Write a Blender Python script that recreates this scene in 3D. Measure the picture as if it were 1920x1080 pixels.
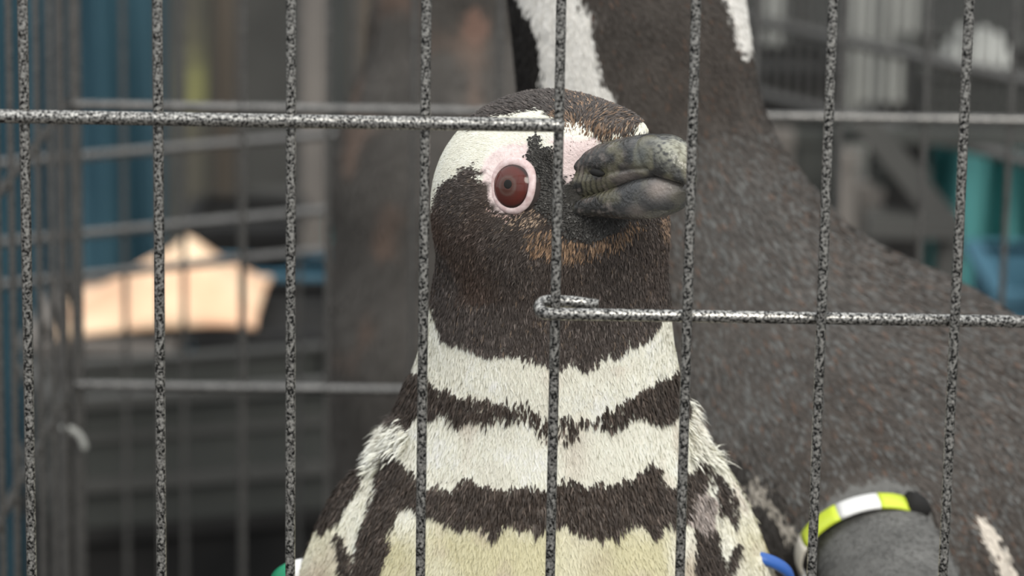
import bpy, math, random
import numpy as np
from mathutils import Vector, Matrix

for o in list(bpy.data.objects):
    bpy.data.objects.remove(o, do_unlink=True)
SC = bpy.context.scene
COL = SC.collection
rng = np.random.default_rng(7)
random.seed(7)

# ------------------------------------------------------------------ camera
FPX = 6400.0                       # focal length in pixels of a 1920 px wide frame
CAM_Z = 1.60
PITCH, ROLL = math.radians(13.0), math.radians(0.95)
cam = bpy.data.cameras.new('camera')
cam.sensor_width = 36.0
cam.lens = 36.0 * FPX / 1920.0
cam.clip_start, cam.clip_end = 0.05, 100
cam_o = bpy.data.objects.new('camera', cam)
COL.objects.link(cam_o)
CM = Matrix.Translation((0, 0, CAM_Z)) @ Matrix.Rotation(math.pi / 2 - PITCH, 4, 'X') @ Matrix.Rotation(ROLL, 4, 'Z')
cam_o.matrix_world = CM
SC.camera = cam_o
cam.dof.use_dof = True
cam.dof.focus_distance = 1.185
cam.dof.aperture_fstop = 12.0

# ------------------------------------------------------------------ world, sun, exposure
w = bpy.data.worlds.new('overcast_sky')
SC.world = w
w.use_nodes = True
bg = w.node_tree.nodes['Background']
_n, _l = w.node_tree.nodes, w.node_tree.links          # overcast sky: zenith brighter than horizon
_tc = _n.new('ShaderNodeTexCoord'); _sp = _n.new('ShaderNodeSeparateXYZ'); _cr = _n.new('ShaderNodeValToRGB')
_l.new(_tc.outputs['Generated'], _sp.inputs[0]); _l.new(_sp.outputs[2], _cr.inputs[0]); _l.new(_cr.outputs[0], bg.inputs[0])
_cr.color_ramp.elements[0].color = (0.44, 0.45, 0.46, 1); _cr.color_ramp.elements[1].color = (0.97, 0.99, 1.0, 1)
bg.inputs[1].default_value = 1.7
sun = bpy.data.lights.new('sun', 'SUN')
sun.energy = 2.0
sun.angle = math.radians(25)
sun.color = (1.0, 0.95, 0.86)
sun_o = bpy.data.objects.new('sun', sun)
COL.objects.link(sun_o)
sun_o.rotation_euler = Vector((0.34, -0.80, 0.68)).to_track_quat('Z', 'Y').to_euler()
SC.view_settings.view_transform = 'Standard'
SC.view_settings.look = 'None'
SC.view_settings.exposure = 0.0
SC.view_settings.gamma = 1.0
SC.view_settings.use_curve_mapping = False

# ------------------------------------------------------------------ helpers
R3 = np.array(CM.to_3x3())
C0 = np.array(CM.translation)

def at(px, py, Y):
    """world point on the plane y = Y that shows at a pixel of the photograph"""
    d = R3 @ np.array([(px - 960.0) / FPX, (540.0 - py) / FPX, -1.0])
    return C0 + d * (Y / d[1])

def project(P):
    q = (np.asarray(P) - C0) @ R3
    return 960.0 + FPX * q[:, 0] / -q[:, 2], 540.0 - FPX * q[:, 1] / -q[:, 2]

def mesh_obj(name, V, F, mat, parent=None, smooth=False, loc=None):
    me = bpy.data.meshes.new(name)
    me.from_pydata([tuple(map(float, v)) for v in V], [], [tuple(map(int, f)) for f in F])
    me.update()
    if smooth:
        me.polygons.foreach_set('use_smooth', np.ones(len(me.polygons), bool))
    if mat:
        me.materials.append(mat)
    o = bpy.data.objects.new(name, me)
    COL.objects.link(o)
    if loc is not None:
        o.location = loc
    if parent:
        o.parent = parent
    return o

def fast_mesh(name, V, F, mat, parent=None, smooth=True, color=None):
    """V (n,3), F (m,k) arrays"""
    me = bpy.data.meshes.new(name)
    k = F.shape[1]
    me.vertices.add(len(V)); me.loops.add(F.size); me.polygons.add(len(F))
    me.vertices.foreach_set('co', np.ascontiguousarray(V, np.float32).ravel())
    me.loops.foreach_set('vertex_index', np.ascontiguousarray(F, np.int32).ravel())
    me.polygons.foreach_set('loop_start', np.arange(0, F.size, k, dtype=np.int32))
    me.polygons.foreach_set('loop_total', np.full(len(F), k, np.int32))
    me.update(calc_edges=True)
    me.polygons.foreach_set('use_smooth', np.full(len(F), smooth))
    if color is not None:
        a = me.color_attributes.new('Col', 'FLOAT_COLOR', 'POINT')
        c = np.ones((len(V), 4), np.float32); c[:, :3] = color
        a.data.foreach_set('color', c.ravel())
    me.materials.append(mat)
    o = bpy.data.objects.new(name, me)
    COL.objects.link(o)
    if parent: o.parent = parent
    return o

def empty(name, loc=(0, 0, 0), rz=0.0):
    o = bpy.data.objects.new(name, None)
    COL.objects.link(o)
    o.empty_display_size = 0.05
    o.location = loc
    o.rotation_euler = (0, 0, rz)
    return o

def tag(o, label=None, cat=None, group=None, kind=None):
    if label: o['label'] = label
    if cat: o['category'] = cat
    if group: o['group'] = group
    if kind: o['kind'] = kind
    return o

def tube(pts, r, seg=12, cap=True):
    pts = [Vector(p) for p in pts]
    V, F = [], []
    n = len(pts)
    ref = None
    for i, p in enumerate(pts):
        t = (pts[min(i + 1, n - 1)] - pts[max(i - 1, 0)]).normalized()
        if ref is None:
            ref = Vector((0, 0, 1)) if abs(t.z) < 0.9 else Vector((1, 0, 0))
        a = (ref - t * ref.dot(t)).normalized(); b = t.cross(a); ref = a
        rr = r[i] if hasattr(r, '__len__') else r
        for k in range(seg):
            g = 2 * math.pi * k / seg
            V.append(p + a * rr * math.cos(g) + b * rr * math.sin(g))
    for i in range(n - 1):
        for k in range(seg):
            k2 = (k + 1) % seg
            F.append((i * seg + k, i * seg + k2, (i + 1) * seg + k2, (i + 1) * seg + k))
    if cap:
        F.append(tuple(range(seg))[::-1]); F.append(tuple((n - 1) * seg + k for k in range(seg)))
    return V, F

def box(x0, x1, y0, y1, z0, z1, b=0.0):
    """bevelled box as an octagon-edged prism stack"""
    if b <= 0:
        V = [(x, y, z) for z in (z0, z1) for x, y in ((x0, y0), (x1, y0), (x1, y1), (x0, y1))]
        return V, [(3, 2, 1, 0), (4, 5, 6, 7), (0, 1, 5, 4), (1, 2, 6, 5), (2, 3, 7, 6), (3, 0, 4, 7)]
    V, F = [], []
    for z, i in ((z0, b), (z0 + b, 0), (z1 - b, 0), (z1, b)):
        a0, a1, c0, c1 = x0 + i, x1 - i, y0 + i, y1 - i
        for p in ((a0 + b, c0), (a1 - b, c0), (a1, c0 + b), (a1, c1 - b), (a1 - b, c1), (a0 + b, c1), (a0, c1 - b), (a0, c0 + b)):
            V.append((p[0], p[1], z))
    for L in range(3):
        for k in range(8):
            F.append((L * 8 + k, L * 8 + (k + 1) % 8, L * 8 + 8 + (k + 1) % 8, L * 8 + 8 + k))
    F.append(tuple(range(8))[::-1]); F.append(tuple(range(24, 32)))
    return V, F

def merge(parts):
    V, F = [], []
    for v, f in parts:
        n = len(V); V += list(v); F += [tuple(i + n for i in q) for q in f]
    return V, F

def unit(v): return v / (np.linalg.norm(v, axis=-1, keepdims=True) + 1e-12)

# value noise -------------------------------------------------------
def _hash(i, j, k):
    h = (i * 374761393 + j * 668265263 + k * 2147483647) & 0xFFFFFFFF
    h = ((h ^ (h >> 13)) * 1274126177) & 0xFFFFFFFF
    return ((h ^ (h >> 16)) & 0xFFFF) / 65535.0

def noise(P, scale):
    q = np.asarray(P) * scale
    i = np.floor(q).astype(np.int64); f = q - i; f = f * f * (3 - 2 * f)
    out = 0
    for a in (0, 1):
        for b in (0, 1):
            for c in (0, 1):
                wgt = (f[:, 0] if a else 1 - f[:, 0]) * (f[:, 1] if b else 1 - f[:, 1]) * (f[:, 2] if c else 1 - f[:, 2])
                out = out + wgt * _hash(i[:, 0] + a, i[:, 1] + b, i[:, 2] + c)
    return out

def inside(poly, x, y):
    c = np.zeros(len(x), bool)
    n = len(poly)
    for i in range(n):
        x0, y0 = poly[i]; x1, y1 = poly[(i + 1) % n]
        if y0 == y1: continue
        m = (y0 > y) != (y1 > y)
        c ^= m & (x < (x1 - x0) * (y - y0) / (y1 - y0) + x0)
    return c

# materials ---------------------------------------------------------
def new_mat(name):
    m = bpy.data.materials.new(name); m.use_nodes = True
    return m, m.node_tree.nodes, m.node_tree.links, m.node_tree.nodes['Principled BSDF']

def mat_noise(name, c1, c2, scale=20, rough=0.7, spec=0.3, bump=0.0, bdist=0.002, stretch=(1, 1, 1), detail=3.0, metallic=0.0, lo=0.35, hi=0.65):
    m, N, L, b = new_mat(name)
    tc = N.new('ShaderNodeTexCoord'); mp = N.new('ShaderNodeMapping'); mp.inputs['Scale'].default_value = stretch
    L.new(tc.outputs['Object'], mp.inputs['Vector'])
    nz = N.new('ShaderNodeTexNoise'); nz.inputs['Scale'].default_value = scale; nz.inputs['Detail'].default_value = detail
    L.new(mp.outputs[0], nz.inputs['Vector'])
    cr = N.new('ShaderNodeValToRGB')
    cr.color_ramp.elements[0].position = lo; cr.color_ramp.elements[0].color = (*c1, 1)
    cr.color_ramp.elements[1].position = hi; cr.color_ramp.elements[1].color = (*c2, 1)
    L.new(nz.outputs['Fac'], cr.inputs[0]); L.new(cr.outputs[0], b.inputs['Base Color'])
    b.inputs['Roughness'].default_value = rough
    b.inputs['Specular IOR Level'].default_value = spec
    b.inputs['Metallic'].default_value = metallic
    if bump:
        bp = N.new('ShaderNodeBump'); bp.inputs['Strength'].default_value = bump; bp.inputs['Distance'].default_value = bdist
        L.new(nz.outputs['Fac'], bp.inputs['Height']); L.new(bp.outputs[0], b.inputs['Normal'])
    return m

def mat_attr(name, rough, spec, bump=0.0, bscale=900, sheen=0.0):
    m, N, L, b = new_mat(name)
    a = N.new('ShaderNodeAttribute'); a.attribute_name = 'Col'
    L.new(a.outputs['Color'], b.inputs['Base Color'])
    b.inputs['Roughness'].default_value = rough
    b.inputs['Specular IOR Level'].default_value = spec
    if bump:
        tc = N.new('ShaderNodeTexCoord')
        nz = N.new('ShaderNodeTexNoise'); nz.inputs['Scale'].default_value = bscale; nz.inputs['Detail'].default_value = 2
        L.new(tc.outputs['Object'], nz.inputs['Vector'])
        bp = N.new('ShaderNodeBump'); bp.inputs['Strength'].default_value = bump; bp.inputs['Distance'].default_value = 0.0008
        L.new(nz.outputs['Fac'], bp.inputs['Height']); L.new(bp.outputs[0], b.inputs['Normal'])
    return m

M = {}
M['wire'] = mat_noise('hammered_black_coating', (0.020, 0.020, 0.020), (0.54, 0.53, 0.50), 1050, 0.30, 0.6, 0.17, 0.0005, detail=1.0, metallic=0.8, lo=0.36, hi=0.70)
M['wire_back'] = mat_noise('black_wire_coating', (0.08, 0.08, 0.08), (0.27, 0.262, 0.25), 700, 0.30, 0.6, 0.15, 0.0005, metallic=0.8)
M['skin'] = mat_attr('plumage_base', 0.75, 0.25, 0.6)
M['feather'] = mat_attr('plumage_feather', 0.55, 0.35)
M['feather2'] = mat_attr('plumage_feather_dry', 0.6, 0.25)
M['concrete'] = mat_noise('concrete', (0.075, 0.073, 0.070), (0.125, 0.12, 0.115), 6, 0.85, 0.2, 0.2)
M['wall'] = mat_noise('dark_shed_wall', (0.045, 0.048, 0.047), (0.075, 0.077, 0.073), 2.5, 0.8, 0.2)
M['bench'] = mat_noise('weathered_bench_wood', (0.15, 0.12, 0.09), (0.26, 0.21, 0.16), 8, 0.8, 0.2, 0.2, stretch=(1, 8, 8))
M['tray'] = mat_noise('black_tray_plastic', (0.020, 0.020, 0.021), (0.034, 0.034, 0.034), 30, 0.7, 0.2)
M['blue'] = mat_noise('blue_tarpaulin', (0.023, 0.060, 0.086), (0.046, 0.108, 0.142), 3.2, 0.5, 0.35, 0.1)
M['blue_light'] = mat_noise('light_blue_plastic', (0.05, 0.125, 0.18), (0.075, 0.18, 0.25), 6, 0.4, 0.4)
M['teal'] = mat_noise('teal_tarpaulin', (0.06, 0.22, 0.225), (0.10, 0.32, 0.32), 4, 0.5, 0.35, 0.1)
M['beige'] = mat_noise('peach_towel', (0.80, 0.50, 0.33), (0.95, 0.72, 0.50), 14, 0.95, 0.05, 0.4, 0.004)
M['beige_box'] = mat_noise('grey_beige_plastic', (0.14, 0.128, 0.118), (0.19, 0.173, 0.157), 9, 0.6, 0.3)
M['black'] = mat_noise('black_plastic', (0.012, 0.012, 0.012), (0.024, 0.023, 0.022), 12, 0.75, 0.2)
M['grey'] = mat_noise('grey_plastic', (0.058, 0.058, 0.055), (0.085, 0.084, 0.079), 7, 0.6, 0.3)
M['grey_dark'] = mat_noise('dark_grey_plastic', (0.045, 0.048, 0.045), (0.068, 0.070, 0.064), 6, 0.6, 0.3)
M['grey_light'] = mat_noise('pale_grey_sheet', (0.26, 0.265, 0.25), (0.42, 0.425, 0.40), 5, 0.6, 0.3)
M['olive'] = mat_noise('mossy_post', (0.085, 0.08, 0.065), (0.26, 0.26, 0.10), 9, 0.8, 0.2, lo=0.5, hi=0.72)
M['brownboard'] = mat_noise('brown_grey_board', (0.075, 0.066, 0.055), (0.12, 0.10, 0.082), 8, 0.8, 0.2, stretch=(1, 1, .3))

# ------------------------------------------------------------------ setting
tag(mesh_obj('floor', *box(-14, 14, -16, 7, -0.05, 0), M['concrete']), kind='structure')
tag(mesh_obj('wall_back', *box(-6, 6, 5.2, 5.35, 0, 3.4), M['wall']), kind='structure')

# ------------------------------------------------------------------ bench, tray and the wire cage
Z0 = 0.785                                    # level the penguins stand on
ZB, ZT = 0.79, 1.50                           # bottom and top of the cage
YF, YB = 1.088, 1.84                          # front panel and rear panel
XL = at(140, 540, YB)[0]
XR = 0.40
bench = empty('bench', (0, 1.45, 0)); tag(bench, 'weathered wooden bench carrying the wire cage', 'bench')
for k in range(6):
    x0 = XL - 0.05
    mesh_obj('plank', *box(x0, XR + 0.05, -0.42 + k * 0.145, -0.42 + k * 0.145 + 0.135, 0.735, 0.765, 0.003), M['bench'], bench)
for x in (XL, XR):
    for y in (-0.36, 0.38):
        mesh_obj('leg', *box(x - 0.03, x + 0.03, y - 0.03, y + 0.03, 0, 0.735, 0.004), M['bench'], bench)
tray = mesh_obj('cage_tray', *box(XL, XR, 1.075, YB + .01, 0.765, Z0 - 0.003, 0.004), M['tray'])
tag(tray, 'black plastic floor tray inside the wire cage', 'tray')

def lin_wire(name, a, b, r, mat, parent, seg=12):
    a, b = np.asarray(a, float), np.asarray(b, float)
    e = unit(b - a) * r * 0.4                      # end rings keep the shading straight along the wire
    V, F = tube([a, a + e, a + 4 * e, b - 4 * e, b - e, b], [r * 0.6, r, r, r, r, r * 0.6], seg)
    return mesh_obj(name, V, F, mat, parent, True)

def vertical_wires(parent, xs, Y, r, mat, z0=ZB, z1=ZT):
    first = None
    for x in xs:
        if first is None:
            first = lin_wire('wire', (0, 0, z0), (0, 0, z1), r, mat, parent); o = first
        else:
            o = first.copy(); COL.objects.link(o); o.parent = parent
        o.location = (x, Y, 0)

xs = [at(p, 540, YF)[0] for p in (51, 299, 545, 794, 1042)]
dx = (xs[4] - xs[0]) / 4
front = empty('wire_grille'); tag(front, 'black hammered wire panel in front, whose upper cross wire ends at the penguin\'s crown', 'wire grille')
vertical_wires(front, [xs[0] - dx * 2, xs[0] - dx] + xs, YF, 0.00165, M['wire'])
zu = at(520, 226.5, YF - .004)[2]
for z in (ZB + .01, zu, ZT - .01):
    lin_wire('cross_wire', (xs[0] - dx * 3, YF - 0.0039, z), (at(1058, 235, YF)[0], YF - 0.0039, z), 0.00228, M['wire'], front, 14)

door = empty('cage_door'); tag(door, 'black hammered wire cage door in front at right, hooked around a vertical wire', 'cage door')
xd = [at(p, 540, 1.080)[0] for p in (1290, 1542, 1793)]
vertical_wires(door, xd + [xd[2] + dx, xd[2] + 2 * dx], 1.0800, 0.00165, M['wire'])
zl = at(1480, 595.5, 1.084)[2]
for z, hook in ((ZB + .03, True), (zl, True), (ZT - .03, True)):
    xh = at(1016, 590, 1.084)[0]
    pts = [(xd[2] + 3 * dx, 1.0841, z), (xh + 0.02, 1.0839, z), (xh + 0.003, 1.0836, z)]
    for k in range(1, 10):
        g = math.pi * k / 9
        pts.append((xh + 0.002 - 0.0028 * math.sin(g), 1.0881 - 0.0045 * math.cos(g), z + 0.0011 * (1 - math.cos(g))))
    pts.append((xh + 0.010, 1.0926, z + 0.0021)); pts.append((xh + 0.0185, 1.0915, z + 0.0013))
    V, F = tube(pts, 0.0021, 14)
    mesh_obj('hinge_wire', V, F, M['wire'], door, True)

rear = empty('wire_grille'); tag(rear, 'blurred black wire panel across the back of the cage behind the penguins', 'wire grille')
dxr = (at(1892, 540, YB)[0] - XL) / 11.08
vertical_wires(rear, [XL + dxr * k for k in range(1, 14)], YB, 0.0017, M['wire_back'])
zr = [at(700, 206, YB - .004)[2], at(460, 727, YB - .004)[2]]
XRB = XL + dxr * 13.3
for z in [ZT - .01] + zr + [ZB + .02]:
    lin_wire('cross_wire', (XL, YB - 0.004, z), (XRB, YB - 0.004, z), 0.0026, M['wire_back'], rear)
side = empty('wire_grille'); tag(side, 'blurred wire side panel at the left edge, seen edge-on', 'wire grille')
first = None
for k in range(0, 17):
    y = YB - 0.0455 * k
    if first is None:
        o = first = lin_wire('wire', (0, 0, ZB), (0, 0, ZT), 0.0017, M['wire_back'], side)
    else:
        o = first.copy(); COL.objects.link(o); o.parent = side
    o.location = (XL, y, 0)
lin_wire('corner_post', (XL + .001, YB + 0.003, ZB), (XL + .001, YB + 0.003, ZT), 0.0036, M['wire_back'], side)
lin_wire('corner_post', (XL - .007, YB + 0.003, ZB), (XL - .007, YB + 0.003, ZT), 0.0034, M['wire_back'], side)
for z in [ZT - .01] + zr + [ZB + .02]:
    lin_wire('cross_wire', (XL - 0.003, YF, z), (XL - 0.003, YB, z), 0.0024, M['wire_back'], side)
c = at(122, 845, YB - .01)
pts = [c + np.array([0.011 * math.sin(g), 0, 0.013 * math.cos(g)]) for g in np.linspace(-0.2, 1.5, 12)]
V, F = tube(pts, 0.0019, 10)
mesh_obj('latch_hook', V, F, M['grey_light'], side, True)

# ------------------------------------------------------------------ signed distance bodies
def sd_ell(P, c, axes, rad):
    q = (P - c) @ np.asarray(axes).T
    r = np.asarray(rad)
    k0 = np.linalg.norm(q / r, axis=1); k1 = np.linalg.norm(q / (r * r), axis=1) + 1e-9
    return k0 * (k0 - 1.0) / k1

def sd_cone(P, a, b, ra, rb):
    ba = b - a; l2 = ba @ ba
    t = np.clip(((P - a) @ ba) / l2, 0, 1)
    t = t * t * (3 - 2 * t) * 0.35 + t * 0.65
    return np.linalg.norm(P - a - t[:, None] * ba, axis=1) - (ra + (rb - ra) * t)

def smin(a, b, k):
    h = np.clip(0.5 + 0.5 * (b - a) / k, 0, 1)
    return b + (a - b) * h - k * h * (1 - h)

def grad(f, P, e=4e-4):
    g = np.stack([f(P + d) - f(P - d) for d in np.eye(3) * e], 1)
    return g / (np.linalg.norm(g, axis=1, keepdims=True) + 1e-12)

def surface(f, lo, hi, h):
    """naive surface nets on a grid of step h, vertices pulled onto f = 0"""
    lo = np.asarray(lo, float); n = np.ceil((np.asarray(hi) - lo) / h).astype(int) + 1
    cs = 6
    nc = n // cs + 2
    ci = np.indices(nc).reshape(3, -1).T
    dc = f(lo + ci * h * cs)
    act = np.abs(dc) < h * cs * 2.2
    near = act.reshape(nc)
    V = np.where(dc.reshape(nc) < 0, -1.0, 1.0)
    V = np.repeat(np.repeat(np.repeat(V, cs, 0), cs, 1), cs, 2)[:n[0], :n[1], :n[2]].astype(np.float32)
    A = np.repeat(np.repeat(np.repeat(near, cs, 0), cs, 1), cs, 2)[:n[0], :n[1], :n[2]]
    idx = np.argwhere(A)
    V[A] = f(lo + idx * h)
    S = V < 0
    cnt = sum(S[a:n[0] - 1 + a, b:n[1] - 1 + b, c:n[2] - 1 + c].astype(np.int8) for a in (0, 1) for b in (0, 1) for c in (0, 1))
    cell = (cnt > 0) & (cnt < 8)
    ids = -np.ones(cell.shape, np.int64); ca = np.argwhere(cell); ids[cell] = np.arange(len(ca))
    acc = np.zeros((len(ca), 3)); num = np.zeros(len(ca))
    cor = [np.array(c) for c in np.ndindex(2, 2, 2)]
    for a in cor:
        for ax in range(3):
            if a[ax]: continue
            b = a.copy(); b[ax] = 1
            va = V[tuple((ca + a).T)]; vb = V[tuple((ca + b).T)]
            m = (va < 0) != (vb < 0)
            t = np.where(m, va / np.where(m, va - vb, 1), 0)
            p = a + t[:, None] * (b - a)
            acc += np.where(m[:, None], p, 0); num += m
    P = lo + (ca + acc / num[:, None]) * h
    for _ in range(2):
        g = grad(f, P); P = P - g * np.clip(f(P), -h, h)[:, None] * 0.9
    Q = []
    for ax in range(3):
        o1, o2 = [k for k in range(3) if k != ax]
        sl0 = [slice(1, n[k] - 1) for k in range(3)]; sl1 = list(sl0)
        sl0[ax] = slice(0, n[ax] - 1); sl1[ax] = slice(1, n[ax])
        s0, s1 = S[tuple(sl0)], S[tuple(sl1)]
        e = np.argwhere(s0 != s1); fl = s0[s0 != s1]
        e = e + np.array([0 if k == ax else 1 for k in range(3)])
        def cid(d1, d2):
            q = e.copy(); q[:, o1] += d1; q[:, o2] += d2
            return ids[tuple(q.T)]
        quad = np.stack([cid(-1, -1), cid(0, -1), cid(0, 0), cid(-1, 0)], 1)
        if ax == 1: fl = ~fl
        quad[~fl] = quad[~fl][:, ::-1]
        Q.append(quad)
    Q = np.concatenate(Q); Q = Q[(Q >= 0).all(1)]
    return P, Q

def scatter(P, Q, count, weight=None):
    """random points on the quads Q, returns positions"""
    T = np.concatenate([Q[:, [0, 1, 2]], Q[:, [0, 2, 3]]])
    a, b, c = P[T[:, 0]], P[T[:, 1]], P[T[:, 2]]
    ar = np.linalg.norm(np.cross(b - a, c - a), axis=1)
    if weight is not None: ar = ar * weight((a + b + c) / 3)
    k = rng.choice(len(T), count, p=ar / ar.sum())
    u, v = rng.random(count), rng.random(count)
    m = u + v > 1; u[m], v[m] = 1 - u[m], 1 - v[m]
    return a[k] + u[:, None] * (b[k] - a[k]) + v[:, None] * (c[k] - a[k])


def plumage(parent, P, N, flow, L, W, lift, c_root, c_tip, mat):
    n = len(P)
    T = unit(flow - N * (flow * N).sum(1, keepdims=True))
    B = np.cross(N, T)
    tilt = rng.normal(0, 0.18, n)[:, None]
    T = unit(T + B * tilt); B = np.cross(N, T)
    tw = rng.normal(0, 0.14, n)[:, None]
    B2 = unit(B + N * tw)
    L = L[:, None]; W = W[:, None]; lift = lift[:, None]
    root = P - N * 0.0003
    mid = P + T * L * 0.55 + N * L * lift * 0.75
    tip = P + T * L + N * L * lift
    V = np.stack([root, mid - B2 * W * .5, tip, mid + B2 * W * .5], 1).reshape(-1, 3)
    F = np.arange(n * 4).reshape(n, 4)
    cm = (c_root + c_tip) * 0.5
    Cc = np.stack([c_root, cm, c_tip, cm], 1).reshape(-1, 3)
    o = fast_mesh('feathers', V, F, mat, parent, False, Cc)
    o['kind'] = 'stuff'
    return o

PX = 0.000191            # metres per photo pixel at the first penguin
VIEW = np.array(CM.to_3x3() @ Vector((0, 0, -1)))

# ------------------------------------------------------------------ penguin with the raised bill (in focus)
Fh = unit(np.array([0.58, -0.77, 0.26])); Rh = unit(np.cross(Fh, [0, 0, 1.0])); Uh = np.cross(Rh, Fh)
HC = at(1022, 352, 1.205)
a_hd = [Fh, Rh, Uh]
n0, n1, n2, n3, n4 = at(1037, 430, 1.212), at(1030, 640, 1.222), at(1022, 790, 1.232), at(1012, 960, 1.243), at(1005, 1150, 1.250)
b1 = np.array([n4[0], 1.262, Z0 + 0.25]); b2 = np.array([n4[0], 1.27, Z0 + 0.115])
EY = np.eye(3)
def flip_axes(a, b, facing):
    A = unit(b - a); Nf = unit(facing - A * (facing @ A)); Wf = np.cross(A, Nf)
    return [A, Wf, Nf], (a + b) / 2, np.linalg.norm(b - a) / 2
fl_ax, fl_c, fl_h = flip_axes(at(682, 905, 1.235), at(505, 1650, 1.235), np.array([-0.75, -0.6, 0.2]))
fr_ax, fr_c, fr_h = flip_axes(at(1328, 885, 1.24), at(1495, 1640, 1.25), np.array([0.75, -0.6, 0.2]))
def body1(P):
    d = sd_ell(P, HC, a_hd, (0.0385, 0.0400, 0.0345))
    d = smin(d, sd_ell(P, HC + Fh * 0.030 + Uh * 0.0125, a_hd, (0.022, 0.020, 0.0125)), 0.014)       # feathered forehead above the bill
    d = smin(d, sd_ell(P, HC + Fh * 0.024 - Uh * 0.006, a_hd, (0.018, 0.019, 0.018)), 0.012)
    d = smin(d, sd_cone(P, n0, n1, 0.0420, 0.0415), 0.012)
    d = smin(d, sd_cone(P, n1, n2, 0.0415, 0.0490), 0.014)
    d = smin(d, sd_cone(P, n2, n3, 0.0490, 0.0605), 0.016)
    d = smin(d, sd_cone(P, n3, n4, 0.0605, 0.0720), 0.02)
    d = smin(d, sd_cone(P, n4, b1, 0.0720, 0.0960), 0.03)
    d = smin(d, sd_cone(P, b1, b2, 0.0960, 0.0800), 0.03)
    d = smin(d, sd_ell(P, fl_c, fl_ax, (fl_h * 1.05, 0.026, 0.0085)), 0.008)
    d = smin(d, sd_ell(P, fr_c, fr_ax, (fr_h * 1.05, 0.026, 0.0085)), 0.008)
    for sx in (-1, 1):
        f0 = np.array([n4[0] + sx * 0.04, 1.25, Z0 + 0.017])
        d = smin(d, sd_cone(P, f0 + np.array([0, 0, 0.06]), f0, 0.02, 0.014), 0.02)
        for g in (-0.45, 0, 0.45):
            d = smin(d, sd_cone(P, f0, f0 + np.array([0.055 * math.sin(g), -0.055 * math.cos(g), -0.007]), 0.012, 0.0065), 0.006)
    return d
P1, Q1 = surface(body1, (n4[0] - .20, 1.10, Z0 - .01), (n4[0] + .22, 1.40, HC[2] + 0.06), 0.0022)

# plumage pattern, outlined in front elevation
MASK = [(780, 404), (808, 403), (820, 357), (829, 345), (845, 336), (860, 327), (869, 312), (881, 318), (893, 303), (890, 318), (908, 321), (890, 336), (911, 341),
        (925, 385), (955, 397), (985, 380), (990, 345), (985, 318), (992, 282), (1002, 255), (1011, 256), (1017, 279), (1035, 279), (1045, 300), (1050, 330), (1062, 342), (1090, 318),
        (1118, 300), (1135, 268), (1240, 255), (1300, 300), (1310, 520), (1260, 560), (1225, 611), (1207, 630), (1183, 642), (1159, 666), (1153, 657), (1122, 669), (1104, 684), (1080, 672), (1056, 678),
        (1017, 675), (971, 660), (941, 664), (890, 651), (866, 645), (832, 627), (817, 587), (805, 536), (780, 534)]
CROWN = [(880, 240), (935, 215), (953, 216), (971, 211), (1011, 205), (1029, 212), (1041, 222), (1075, 235), (1100, 248), (1125, 270), (1150, 262), (1186, 258), (1190, 240), (1198, 222), (1192, 200),
         (1178, 180), (1160, 150), (1000, 150), (880, 190)]
SCALY = [(985, 318), (992, 282), (1002, 255), (1011, 256), (1017, 279), (1035, 279), (1045, 300), (1050, 330), (1062, 345), (1062, 372), (1122, 382), (1177, 412), (1144, 436), (1101, 451), (1059, 441), (1030, 405), (1002, 385), (990, 360)]
BEAKBASE = [(1062, 342), (1090, 318), (1118, 296), (1140, 268), (1240, 250), (1300, 300), (1290, 395), (1177, 412), (1122, 384), (1059, 378)]
PINK = [(905, 300), (940, 275), (975, 268), (1000, 275), (992, 310), (1000, 380), (955, 402), (920, 388), (908, 350)]
LORE = [(1017, 262), (1060, 255), (1118, 262), (1122, 285), (1090, 320), (1062, 345), (1045, 300), (1030, 270)]
TAN = [(985, 430), (1040, 428), (1060, 441), (1101, 452), (1150, 436), (1180, 414), (1215, 420), (1170, 452), (1110, 478), (1060, 482), (1000, 470)]
TAN2 = [(1238, 405), (1262, 400), (1266, 440), (1250, 450), (1240, 438)]
BAND1 = [(740, 690), (790, 700), (807, 697), (824, 720), (862, 735), (896, 743), (913, 731), (943, 743), (968, 756), (985, 748), (1022, 765), (1057, 778), (1082, 790), (1108, 773), (1159, 743), (1218, 714), (1253, 692), (1280, 690),
         (1285, 760), (1274, 765), (1253, 782), (1210, 771), (1180, 769), (1163, 788), (1108, 786), (1086, 807), (1022, 807), (1000, 786), (960, 769), (926, 767), (909, 790), (880, 775), (862, 790), (841, 769), (807, 771), (790, 765), (760, 790), (735, 790)]
BAND2 = [(721, 858), (740, 850), (755, 858), (775, 880), (807, 905), (862, 905), (883, 890), (909, 901), (947, 909), (1000, 892), (1022, 909), (1065, 892), (1129, 892), (1163, 892), (1193, 875), (1225, 858), (1235, 892), (1257, 909), (1285, 880), (1300, 858),
         (1322, 858), (1318, 905), (1292, 925), (1290, 969), (1270, 969), (1240, 973), (1227, 1001), (1218, 973), (1193, 960), (1163, 986), (1150, 999), (1108, 986), (1052, 977), (1005, 988), (1000, 977), (951, 973), (930, 990), (909, 973), (862, 973), (807, 960), (781, 935),
         (755, 944), (734, 986), (730, 1025), (717, 1085), (700, 1400), (640, 1400), (660, 1090), (670, 1046), (691, 973), (712, 910)]
SHL = [(683, 892), (640, 960), (610, 985), (560, 960), (600, 860), (700, 840)]
SHL2 = [(636, 1003), (648, 1000), (660, 1030), (668, 1080), (660, 1200), (645, 1200), (648, 1080), (640, 1040)]
BARE_R = [(1290, 918), (1318, 908), (1333, 925), (1333, 975), (1318, 985), (1300, 982), (1288, 975)]
SHR = [(1300, 985), (1325, 960), (1345, 1010), (1352, 1085), (1360, 1400), (1310, 1400), (1304, 1085)]
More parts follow.
